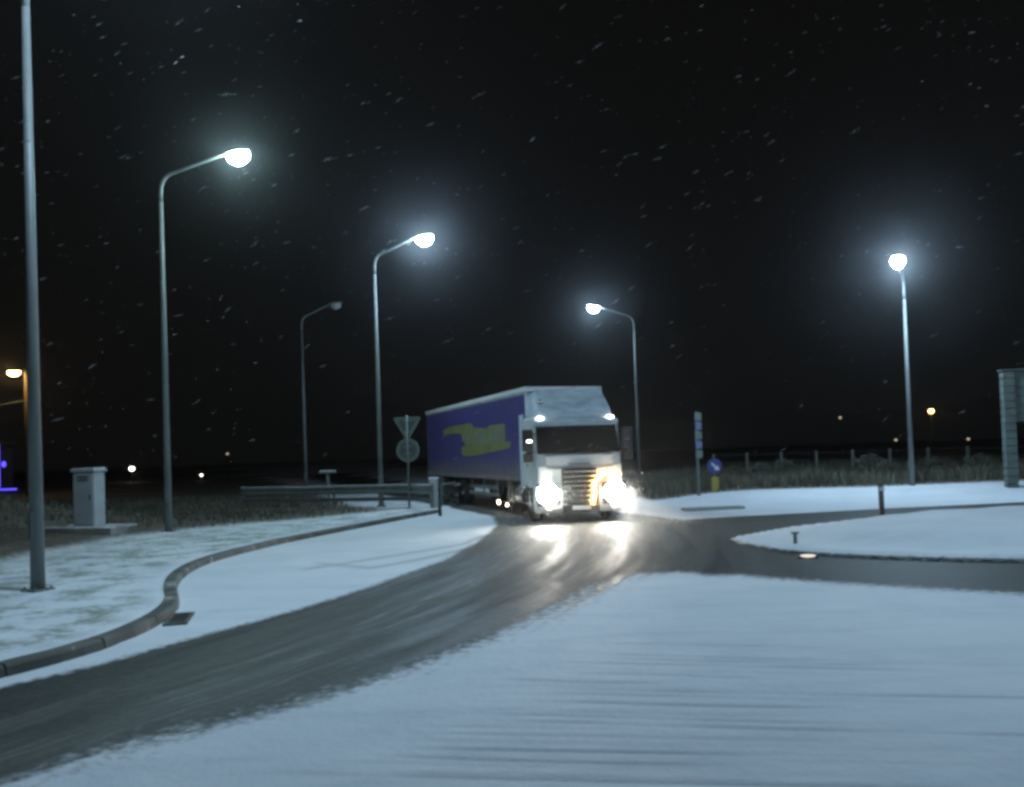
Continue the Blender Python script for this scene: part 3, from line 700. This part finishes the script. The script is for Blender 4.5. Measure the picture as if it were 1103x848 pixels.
# guardrail
def guardrail(pts, label, step=2.0):
    root = empty('guardrail', (pts[0].x, pts[0].y, 0)); tag(root, label, 'guardrail', 'guardrails by the lorry road')
    loc = [Vector((p.x - pts[0].x, p.y - pts[0].y)) for p in pts]; loc = smooth(resample(loc, 0.5), 4)
    zs = [gz(p.x + pts[0].x, p.y + pts[0].y) for p in loc]
    prof_ = [(0.00, -0.155), (0.055, -0.12), (0.055, -0.06), (0.0, -0.02), (0.0, 0.02), (0.055, 0.06), (0.055, 0.12), (0.0, 0.155)]
    for zc in (0.66, 0.30):
        vs = []; fs = []
        for i, p in enumerate(loc):
            t = (loc[min(i + 1, len(loc) - 1)] - loc[max(i - 1, 0)]).normalized(); nrm = Vector((t.y, -t.x))
            sc = 1.0 if zc > 0.5 else 0.45
            for q, z in prof_: a = p + nrm * (q + 0.06); vs.append((a.x, a.y, zs[i] + zc + z * sc))
            for q, z in prof_[::-1]: a = p + nrm * (q + 0.05); vs.append((a.x, a.y, zs[i] + zc + z * sc))
        L_ = 16
        for i in range(len(loc) - 1):
            for q in range(L_): fs.append((i * L_ + q, i * L_ + (q + 1) % L_, (i + 1) * L_ + (q + 1) % L_, (i + 1) * L_ + q))
        MB().add(vs, fs).build('beam', 'galv', root)
    acc = 0.0; last = None
    for i, p in enumerate(loc):
        if last is None or (p - last).length >= step:
            MB().box((p.x, p.y, zs[i] + 0.38), (0.10, 0.06, 0.95)).build('post', 'galv', root); last = p
    vs = MB()
    for i in range(0, len(loc) - 1):
        p = loc[i]; q = loc[i + 1]; t = (q - p).normalized(); nrm = Vector((t.y, -t.x)) * 0.09
        c = (p + q) / 2 + nrm
        vs.box((c.x, c.y, zs[i] + 0.825), ((q - p).length + 0.02, 0.06, 0.03), rz=math.atan2(t.y, t.x))
    vs.build('snow_line', 'snow_cap', root)
    return root
ga, gb = G(262, 548, 0.12), G(466, 547, 0.12)
guardrail([Vector((ga.x, ga.y)), Vector(((ga.x + gb.x) / 2, (ga.y + gb.y) / 2 + 0.3)), Vector((gb.x, gb.y))], 'frosted double steel guardrail running in front of the give way sign')
gc = G(476, 545, 0.12)
guardrail([Vector((gc.x, gc.y)), Vector((gc.x + 0.6, gc.y + 1.6)), Vector((gc.x + 0.2, gc.y + 4)), Vector((gc.x - 1.2, gc.y + 8.5))], 'short curved guardrail beside the trailer rear')
# white end post
p = on(468, 547)
wp = empty('marker_post', p); tag(wp, 'white square post closing the guardrail beside the trailer', 'post')
MB().box((0, 0, 0.5), (0.30, 0.22, 1.1)).build('body', 'cabinet', wp, 0.03); MB().box((0, 0, 1.07), (0.36, 0.26, 0.06)).build('snow_cap', 'snow_cap', wp, 0.025)
p = on(474, 556)
wp = empty('kerb_bollard', p); tag(wp, 'small dark bollard at the tip of the left verge kerb', 'bollard')
MB().tube([(0, 0, -0.05), (0, 0, 0.42)], [0.06, 0.055], 12).build('body', 'dark_metal', wp); MB().ellipsoid((0, 0, 0.42), (0.06, 0.06, 0.03), 12, 4, 0, 90).build('cap', 'dark_metal', wp)
# small snow-capped marker behind the rail
p = at_depth(354, 540, 39); p.z = gz(p.x, p.y)
sm_ = empty('delineator_post', p); tag(sm_, 'short post with a flat snowy top showing above the guardrail', 'post')
MB().box((0, 0, 0.6), (0.12, 0.1, 1.3)).build('post', 'galv', sm_); MB().box((0, 0, 1.27), (0.75, 0.3, 0.08)).build('top_plate', 'galv', sm_); MB().box((0, 0, 1.33), (0.72, 0.28, 0.05)).build('snow_cap', 'snow_cap', sm_, 0.02)

# give way sign with round sign below, seen from behind
p = on(441, 547); 
sg_ = empty('give_way_sign', p, R(-6)); tag(sg_, 'road sign seen from behind: downward triangle above a round plate', 'road sign')
MB().tube([(0, 0, -0.1), (0, 0, 3.35)], 0.04, 12).build('post', 'galv', sg_)
def xz(u, v, t): return (u, t, v)
tri = lambda r_, cz: [(r_ * math.cos(R(a)) , cz + r_ * math.sin(R(a))) for a in (30, 150, 270)]
tz = 2.98
def rounded(poly, r_=0.10, k=4):
    out = []; n = len(poly)
    for i in range(n):
        a = Vector(poly[i - 1]); b = Vector(poly[i]); c = Vector(poly[(i + 1) % n])
        p0 = b + (a - b).normalized() * r_; p1 = b + (c - b).normalized() * r_
        for j in range(k + 1):
            t = j / k; out.append(tuple((p0 * (1 - t) + b * t) * (1 - t) + (b * (1 - t) + p1 * t) * t))
    return out
tp_ = MB().prism(rounded(tri(0.60, tz)), xz, 0.05, 0.06).build('triangle_plate', 'sign_back', sg_)
rm = MB(); o_ = rounded(tri(0.61, tz)); i_ = rounded(tri(0.40, tz), 0.07); n = len(o_)
rm.add([xz(u, v, t) for (t, pl) in ((0.02, o_), (0.02, i_), (0.075, o_), (0.075, i_)) for u, v in pl],
       [f for k in range(n) for f in ((k, (k + 1) % n, n + (k + 1) % n, n + k), (2 * n + k, 3 * n + k, 3 * n + (k + 1) % n, 2 * n + (k + 1) % n), (k, 2 * n + k, 2 * n + (k + 1) % n, (k + 1) % n), (n + k, n + (k + 1) % n, 3 * n + (k + 1) % n, 3 * n + k))])
rm.build('rim', 'slat', tp_)
circ = lambda r_, cz, nn=36: [(r_ * math.cos(2 * math.pi * k / nn), cz + r_ * math.sin(2 * math.pi * k / nn)) for k in range(nn)]
cz = 2.08
cp_ = MB().prism(circ(0.42, cz), xz, 0.05, 0.06).build('round_plate', 'sign_back', sg_)
rm = MB(); o_ = circ(0.425, cz); i_ = circ(0.31, cz); n = 36
rm.add([xz(u, v, t) for (t, pl) in ((0.02, o_), (0.02, i_), (0.075, o_), (0.075, i_)) for u, v in pl],
       [f for k in range(n) for f in ((k, (k + 1) % n, n + (k + 1) % n, n + k), (2 * n + k, 3 * n + k, 3 * n + (k + 1) % n, 2 * n + (k + 1) % n), (k, 2 * n + k, 2 * n + (k + 1) % n, (k + 1) % n), (n + k, n + (k + 1) % n, 3 * n + (k + 1) % n, 3 * n + k))])
rm.build('rim', 'slat', cp_)
for z in (2.75, 3.15, 1.95, 2.22): MB().box((0, 0.02, z), (0.32, 0.05, 0.05)).build('bracket', 'galv', sg_)

# drain grate at the kerb end
p = G(204, 667); t = (verge_edge[7] - verge_edge[5]).normalized()
dg = empty('drain_grate', (p.x, p.y, 0.004), math.atan2(t.y, t.x)); dg.scale = (0.72, 0.72, 1); tag(dg, 'dark slotted drain grate half under snow at the end of the near kerb', 'drain')
MB().box((0, 0, 0.0), (1.0, 0.06, 0.05)).box((0, 0.34, 0.0), (1.0, 0.06, 0.05)).box((-0.5, 0.17, 0.0), (0.06, 0.4, 0.05)).box((0.5, 0.17, 0.0), (0.06, 0.4, 0.05)).build('frame', 'kerb', dg, 0.005)
b = MB()
for k in range(5): b.box((-0.36 + 0.18 * k, 0.17, 0.0), (0.05, 0.30, 0.042))
b.build('bars', 'kerb', dg)

# ------------------------------------------------------------------ far left: wooden pole with sodium lamp, cable, blue-lit kiosk
p = at_depth(33, 528, 58); p.z = gz(p.x, p.y)
wpz = at_depth(27, 392, 58).z
wl = empty('wooden_pole', p); tag(wl, 'wooden pole with a warm orange lamp at the far left edge', 'utility pole')
MB().tube([(0, 0, -0.2), (0, 0, wpz - p.z)], [0.32, 0.24], 14).build('pole', 'wood', wl)
lz = at_depth(15, 404, 58).z - p.z
MB().tube([(0, 0, lz - 0.1), (-0.4, -0.1, lz + 0.25), (-0.75, -0.2, lz + 0.2)], 0.05, 8).build('arm', 'galv', wl)
MB().ellipsoid((-0.85, -0.25, lz + 0.2), (0.45, 0.3, 0.18), 14, 6, 0, 90).build('lamp_head', 'dark_metal', wl)
MB().ellipsoid((-0.85, -0.25, lz + 0.2), (0.42, 0.28, 0.30), 14, 8, -90, 0).build('lens', 'sodium', wl)
a = at_depth(27, 432, 58); c = []
for k in range(13):
    t = k / 12; c.append((a.x - 14 * t, a.y - 3 * t, a.z - 0.7 * math.sin(math.pi * min(1, t * 0.9)) - 0.4 * t))
tag(MB().tube(c, 0.05, 6).build('overhead_cable', 'galv'), 'sagging overhead cable running left from the wooden pole', 'cable')
p = at_depth(-2, 525, 62); p.z = 0.1
kb = empty('blue_lit_kiosk', p, R(10)); tag(kb, 'dark kiosk edged with blue strip lights at the far left', 'kiosk')
MB().box((-1.6, 1.2, 1.9), (3.4, 2.4, 3.8)).build('wall', 'wall_dark', kb); MB().box((-1.6, 1.2, 3.9), (3.8, 2.8, 0.2)).build('roof', 'wall_dark', kb)
MB().tube([(0.12, -0.06, 0.6), (0.12, -0.06, 4.0)], 0.04, 8).build('light_strip', 'blue_led', kb)
MB().box((0.85, -0.1, 0.2), (1.5, 1.0, 0.4)).build('step', 'wall_dark', kb)
MB().tube([(0.3, -0.65, 0.44), (1.5, -0.65, 0.44)], 0.05, 8).build('light_strip', 'blue_led', kb)
MB().ellipsoid((0.45, -0.1, 2.3), (0.16, 0.1, 0.22), 10, 8).build('wall_lamp', 'blue_led', kb)

# distant lamps on posts
def far_lamp(px, py, Y, r_, m, label, grp='distant lamps'):
    q = at_depth(px, py, Y)
    o = empty('distant_lamp', (q.x, q.y, 0.0)); tag(o, label, 'lamp', grp)
    hz = max(0.5, q.z)
    MB().tube([(0, 0, -0.1), (0, 0, hz)], 0.07, 8).build('post', 'dark_metal', o)
    MB().ellipsoid((0, 0, hz), (r_ * 1.25, r_, r_), 12, 8).build('lamp_globe', m, o)
    MB().ellipsoid((0, 0, hz + r_ * 0.9), (r_ * 1.3, r_ * 1.2, r_ * 0.4), 12, 4, 0, 90).build('cap', 'dark_metal', o)
far_lamp(142, 505, 95, 0.24, 'far_white', 'distant white lamp low beyond the field, right of the grey cabinet')
far_lamp(217, 512, 90, 0.11, 'far_white', 'distant dim warm lamp low beyond the field, right of the second street lamp')
far_lamp(245, 489, 120, 0.15, 'far_dim', 'faint distant lamp above the dark field, well left of the unlit street lamp')
far_lamp(1003, 443, 100, 0.26, 'far_orange', 'distant orange lamp to the right of the right-hand street lamp pole')
far_lamp(905, 450, 110, 0.15, 'far_dim', 'faint distant lamp to the left of the right-hand street lamp pole')
far_lamp(965, 474, 105, 0.15, 'far_dim', 'faint yellowish distant lamp low beside the right-hand street lamp pole')
far_lamp(1043, 473, 105, 0.15, 'far_dim', 'faint distant lamp below and right of the orange lamp')

# ------------------------------------------------------------------ right side things
p = on(753, 537)
sp = empty('direction_sign', p, R(62)); tag(sp, 'tall narrow stack of sign panels seen almost edge-on right of the lorry', 'road sign')
MB().tube([(0, 0, -0.1), (0, 0, 3.3)], 0.05, 10).build('post', 'galv', sp)
for k in range(5):
    z = 3.12 - 0.36 * k; w_ = 0.85 - 0.05 * (k % 2)
    MB().box((0, -0.07, z), (w_, 0.04, 0.30)).build('panel', 'slat' if k % 2 == 0 else 'panel_blue', sp, 0.01)
p = on(771, 536)
kl = empty('keep_right_marker', p, R(8)); tag(kl, 'blue disc over a yellow marker panel on the snowy island right of the lorry', 'road sign')
MB().tube([(0, 0.05, -0.1), (0, 0.05, 1.5)], 0.03, 8).build('post', 'galv', kl)
MB().box((0, 0, 0.42), (0.30, 0.05, 0.74)).build('panel', 'yellow', kl, 0.03)
dd = MB().prism(circ(0.29, 1.22, 28), xz, 0.0, 0.03).build('disc', 'blue', kl)
MB().box((0, -0.004, 1.22), (0.34, 0.006, 0.06), ry=R(45)).box((0.09, -0.004, 1.10), (0.17, 0.006, 0.06)).box((0.115, -0.0042, 1.15), (0.06, 0.006, 0.15)).build('arrow', 'white_sign', dd)
p = on(797, 533)
ob = empty('orange_marker', p); tag(ob, 'small orange marker post right of the blue and yellow sign', 'post')
MB().box((0, 0, 0.2), (0.2, 0.1, 0.5)).build('body', 'orange_post', ob, 0.02); MB().box((0, -0.055, 0.30), (0.18, 0.012, 0.09)).build('band', 'white_sign', ob)
# small kerbed refuge
a = on(768, 549)
rf = tag(MB().box((a.x, a.y, 0.02), (1.9, 0.6, 0.12), rz=R(8)).build('traffic_island', 'concrete', None, 0.03), 'low grey kerbed refuge slab in the snow below the blue and yellow sign', 'traffic island')
# stub posts
p = on(857, 592)
st = empty('stub_post', p, R(10)); tag(st, 'short grey flat-topped stub post on the nose of the splitter island', 'post')
MB().tube([(0, 0, -0.05), (0, 0, 0.30)], 0.035, 10).build('post', 'fence_grey', st); MB().box((0, 0, 0.315), (0.15, 0.07, 0.03)).build('top_plate', 'fence_grey', st, 0.01)
p = on(950, 556)
st = empty('roadside_bollard', p); tag(st, 'brown bollard by the far road edge beyond the splitter island', 'bollard')
MB().box((0, 0, 0.45), (0.12, 0.11, 0.95)).build('body', 'brown_post', st, 0.03); MB().box((0, -0.074, 0.72), (0.13, 0.012, 0.10)).build('band', 'white_sign', st)
# small glowing piece added for a bright glint on the wet island kerb
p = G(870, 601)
gl = empty('ground_kerb_glint', (p.x, p.y, 0.0), R(-12)); tag(gl, 'small glowing white piece added for a kerb glint at the island edge below the stub post', 'lamp')
MB().box((0, 0, 0.02), (0.34, 0.12, 0.05)).build('housing', 'dark_metal', gl, 0.02)  # base of the piece added for the kerb glint
MB().ellipsoid((0, -0.03, 0.035), (0.15, 0.045, 0.03), 16, 8).build('lens', 'ground_glow', gl)  # glowing spot for the kerb glint
# reflective nose marker right of the cab
# portal sign at the right edge
p = on(1090, 529)
ps = empty('roadside_portal', p, R(-6)); tag(ps, 'pale grey slatted portal frame cut by the right edge of the view', 'portal')
H_ = at_depth(1086, 400, p.y).z - p.z; lo_ = at_depth(1086, 455, p.y).z - p.z
for x_ in (0.0, 3.4):
    b = MB(); n_ = 16
    for k in range(n_): b.box((x_, 0, (k + 0.5) * H_ / n_), (0.40, 0.28, H_ / n_ - 0.03))
    b.box((x_, 0.02, H_ / 2), (0.34, 0.22, H_)); b.build('pillar', 'slat', ps, 0.01)
b = MB()
for k in range(6): b.box((1.70, 0.02, lo_ + (k + 0.5) * (H_ - lo_) / 6), (2.98, 0.20, (H_ - lo_) / 6 - 0.03))
b.box((1.70, 0.04, (lo_ + H_) / 2), (2.96, 0.14, H_ - lo_ - 0.02)); b.build('lintel', 'slat', ps, 0.01)
MB().box((1.7, 0, H_ + 0.03), (3.95, 0.32, 0.05)).build('cap', 'slat', ps, 0.02)

# wire fence behind the right bank
fa, fb = at_depth(770, 530, 44), at_depth(1180, 520, 38)
fr = empty('wire_fence', (fa.x, fa.y, gz(fa.x, fa.y))); tag(fr, 'low wire fence on pale posts along the back of the right snow bank', 'fence')
dv = Vector((fb.x - fa.x, fb.y - fa.y)); n_ = 11
for k in range(n_):
    q = dv * (k / (n_ - 1)); MB().box((q.x, q.y, 0.62), (0.11, 0.11, 1.35), rz=rnd.uniform(-0.2, 0.2), rx=rnd.uniform(-0.03, 0.03)).build('post', 'fence_grey', fr, 0.01)
for z in (0.4, 0.8, 1.2):
    MB().tube([(dv.x * k / 20, dv.y * k / 20, z + 0.02 * math.sin(k * 1.57)) for k in range(21)], 0.007, 5).build('wire', 'fence_grey', fr)

# shrubs by the fence
def shrub(px, py, Y, w_, h_, label):
    q = at_depth(px, py, Y); q.z = gz(q.x, q.y)
    o = empty('shrub', q); tag(o, label, 'shrub', 'winter shrubs along the fence')
    b = MB()
    for k in range(16):
        a = rnd.uniform(0, 6.28); l_ = rnd.uniform(0.5, 1) ; tip = Vector((math.cos(a) * w_ * 0.5 * l_, math.sin(a) * w_ * 0.4 * l_, h_ * rnd.uniform(0.6, 1)))
        b.tube([(0, 0, -0.05), tip * 0.5 + Vector((rnd.uniform(-.05, .05), 0, 0.05)), tip], [0.018, 0.012, 0.004], 5)
    b.build('stems', 'wood', o)
    f = MB()
    for k in range(900):
        a = rnd.uniform(0, 6.28); rr = math.sqrt(rnd.random()); hz = rnd.random()
        lump = 0.75 + 0.25 * math.sin(a * 3 + hz * 5)
        rr *= 0.85; c = Vector((math.cos(a) * w_ * 0.5 * rr * lump, math.sin(a) * w_ * 0.4 * rr * lump, h_ * (0.12 + 0.88 * hz * (1 - 0.45 * rr * rr))))
        s_ = rnd.uniform(0.03, 0.08); u = Vector((rnd.uniform(-1, 1), rnd.uniform(-1, 1), rnd.uniform(-0.6, 1))).normalized(); v = u.orthogonal().normalized()
        f.add([c - u * s_, c + v * s_ * 0.5, c + u * s_, c - v * s_ * 0.5], [(0, 1, 2, 3)])
    f.build('twigs', 'twig', o)
for a in [(820, 530, 43, 1.6, 0.8, 'low brushy shrub behind the snow right of the orange marker'), (846, 528, 42.5, 1.2, 1.0, 'twiggy shrub left of the brown bollard, behind the snow bank'),
          (938, 527, 40, 1.8, 1.15, 'frosted rounded shrub just left of the right-hand street lamp'), (955, 527, 39, 1.2, 0.8, 'small frosted shrub close behind the brown bollard'),
          (1010, 524, 40, 2.0, 0.85, 'wide low shrub between the right-hand street lamp and the portal'), (1055, 522, 39, 1.7, 1.0, 'shrub close to the left foot of the slatted portal')]: shrub(*a)

# grass
def grass(name, pts, hmin, hmax, label):
    vs = []; fs = []
    for (x, y) in pts:
        z = gz_cache(x, y); a = rnd.uniform(0, 6.28); h = rnd.uniform(hmin, hmax) * (0.45 + 1.0 * float(vnoise(np.array([x]), np.array([y]), 2.1, 31)[0])); w_ = rnd.uniform(0.012, 0.03)
        lx, ly = rnd.uniform(-0.5, 0.5) * h, rnd.uniform(-0.5, 0.5) * h; o = len(vs)
        dx, dy = math.cos(a) * w_, math.sin(a) * w_
        vs += [(x - dx, y - dy, z - 0.02), (x + dx, y + dy, z - 0.02), (x + lx * 0.4 + dx * 0.7, y + ly * 0.4 + dy * 0.7, z + h * 0.6), (x + lx * 0.4 - dx * 0.7, y + ly * 0.4 - dy * 0.7, z + h * 0.6), (x + lx, y + ly, z + h)]
        fs += [(o, o + 1, o + 2, o + 3), (o + 3, o + 2, o + 4)]
    m_ = bpy.data.meshes.new(name); m_.from_pydata(vs, [], fs); m_.materials.append(MT['grass'])
    o = bpy.data.objects.new(name, m_); COL.objects.link(o); tag(o, label, 'grass', kind='stuff')
def scatter(poly, n, box, depth_in):
    x = npr.uniform(box[0], box[1], n); y = npr.uniform(box[2], box[3], n)
    d, _ = sdist(poly, x, y); k = d < -depth_in * npr.random(n)
    k &= ~((abs(x - cb.x) < 1.5) & (y < cb.y + 0.8) & (y > cb.y - 4))
    x, y = x[k], y[k]; z = heights(x, y)
    global _zc; _zc = dict(zip(zip(x.tolist(), y.tolist()), z.tolist()))
    return list(zip(x.tolist(), y.tolist()))
_zc = {}
def gz_cache(x, y): return _zc.get((x, y), 0.0)
grass('field_grass', scatter(dark_left_poly, 42000, (-34, -1, 15, 46), 3.0), 0.05, 0.22, 'withered brown grass of the dark field at the left')
grass('bank_grass', scatter(dark_right_poly, 30000, (4, 30, 28, 52), 2.0), 0.12, 0.7, 'withered frosted grass behind the snow bank at the right')

# ------------------------------------------------------------------ falling snow
fl = MB(); wind = Vector((0.85, 0.1, 0.42)).normalized()
ico = bmesh.new(); bmesh.ops.create_icosphere(ico, subdivisions=1, radius=1.0)
iv = [v.co.copy() for v in ico.verts]; if_ = [tuple(v.index for v in f.verts) for f in ico.faces]; ico.free()
vs = []; fs = []
for k in range(1500):
    Yd = 5.5 + 24 * rnd.random() ** 1.3; px = rnd.uniform(-60, 1160); py = rnd.uniform(-60, 500)
    c = at_depth(px, py, Yd)
    if c.z < 0.4: continue
    s_ = 0.0045 + 0.011 * rnd.random() ** 2.0
    d = (wind + Vector((rnd.uniform(-.25, .25), rnd.uniform(-.3, .3), rnd.uniform(-.25, .25)))).normalized()
    for q in range(7):
        cc = c + d * (q - 3) * s_ * 1.0 + Vector((rnd.uniform(-1, 1), rnd.uniform(-1, 1), rnd.uniform(-1, 1))) * s_ * 0.25; r_ = s_ * rnd.uniform(0.35, 0.65) * (1.1 - 0.22 * abs(q - 3)); o = len(vs)
        vs += [tuple(cc + v * r_) for v in iv]; fs += [tuple(i + o for i in f) for f in if_]
for L_ in [o_ for o_ in bpy.data.objects if o_.name.startswith('lens') and o_.parent and o_.parent.name.startswith('street_lamp')]:
    hc = L_.parent.matrix_basis @ Vector(L_.data.vertices[0].co)
    for k in range(60):
        cc = hc + Vector((rnd.gauss(0, 1.3), rnd.gauss(0, 1.3), rnd.gauss(-0.4, 1.1))); r_ = rnd.uniform(0.004, 0.010); o = len(vs)
        vs += [tuple(cc + v * r_) for v in iv]; fs += [tuple(i + o for i in f) for f in if_]
m_ = bpy.data.meshes.new('falling_snow'); m_.from_pydata(vs, [], fs); m_.materials.append(MT['flake'])
o = bpy.data.objects.new('falling_snow', m_); COL.objects.link(o); tag(o, 'wind-driven snow flakes falling through the night air', 'snow', kind='stuff')

# fine droplets added round the front of the lorry to spread its headlight glow
vs = []; fs = []
def drop(c, r_):
    o = len(vs); vs.extend([tuple(c + Vector(q) * r_) for q in ((1, 0, -0.6), (-0.6, 0.9, -0.5), (-0.5, -0.9, -0.6), (0, 0, 1))]); fs.extend([(o, o + 1, o + 2), (o, o + 3, o + 1), (o + 1, o + 3, o + 2), (o + 2, o + 3, o)])
for s_ in (-1, 1):
    for k in range(1500):
        rr = abs(rnd.gauss(0, 0.42)); a = rnd.uniform(0, 6.283)
        c = TCM((s_ * 0.93 + rr * math.cos(a), -0.16 - abs(rnd.gauss(0, 0.45)), max(0.05, 0.80 + rr * 0.85 * math.sin(a)))) + tp
        drop(c, rnd.uniform(0.004, 0.012))
for k in range(7000):
    t = rnd.random() ** 2.0; c = TCM((1.05 + 1.5 * t, -0.3 - 1.8 * t * rnd.random() - abs(rnd.gauss(0, 0.4)), 0.0)) + tp
    c.z = abs(rnd.gauss(0.28, 0.22)) * (1.1 - 0.5 * t) + 0.02
    c += Vector((rnd.gauss(0, 0.12), rnd.gauss(0, 0.3), 0)); drop(c, rnd.uniform(0.003, 0.0085))
m_ = bpy.data.meshes.new('slush_spray'); m_.from_pydata(vs, [], fs); m_.materials.append(MT['snow_cap'])
o = bpy.data.objects.new('slush_spray', m_); COL.objects.link(o); tag(o, 'fine droplets added round the front of the lorry to spread the headlight glow', 'spray', kind='stuff')

# ------------------------------------------------------------------ haze: snowy air
hz = MB().box((0, 150, 13.5), (1900, 1600, 30)).build('haze', 'concrete'); hz.data.materials.clear()
m = bpy.data.materials.new('snowy_air'); m.use_nodes = True; nt = m.node_tree
nt.nodes.remove(nt.nodes['Principled BSDF'])
pv = nt.nodes.new('ShaderNodeVolumePrincipled'); pv.inputs['Color'].default_value = (0.9, 0.95, 1, 1)
pv.inputs['Density'].default_value = HAZE_DENSITY; pv.inputs['Anisotropy'].default_value = 0.94
nt.links.new(pv.outputs[0], nt.nodes['Material Output'].inputs['Volume'])
hz.data.materials.append(m); tag(hz, 'thin snowy air', 'haze', kind='stuff')
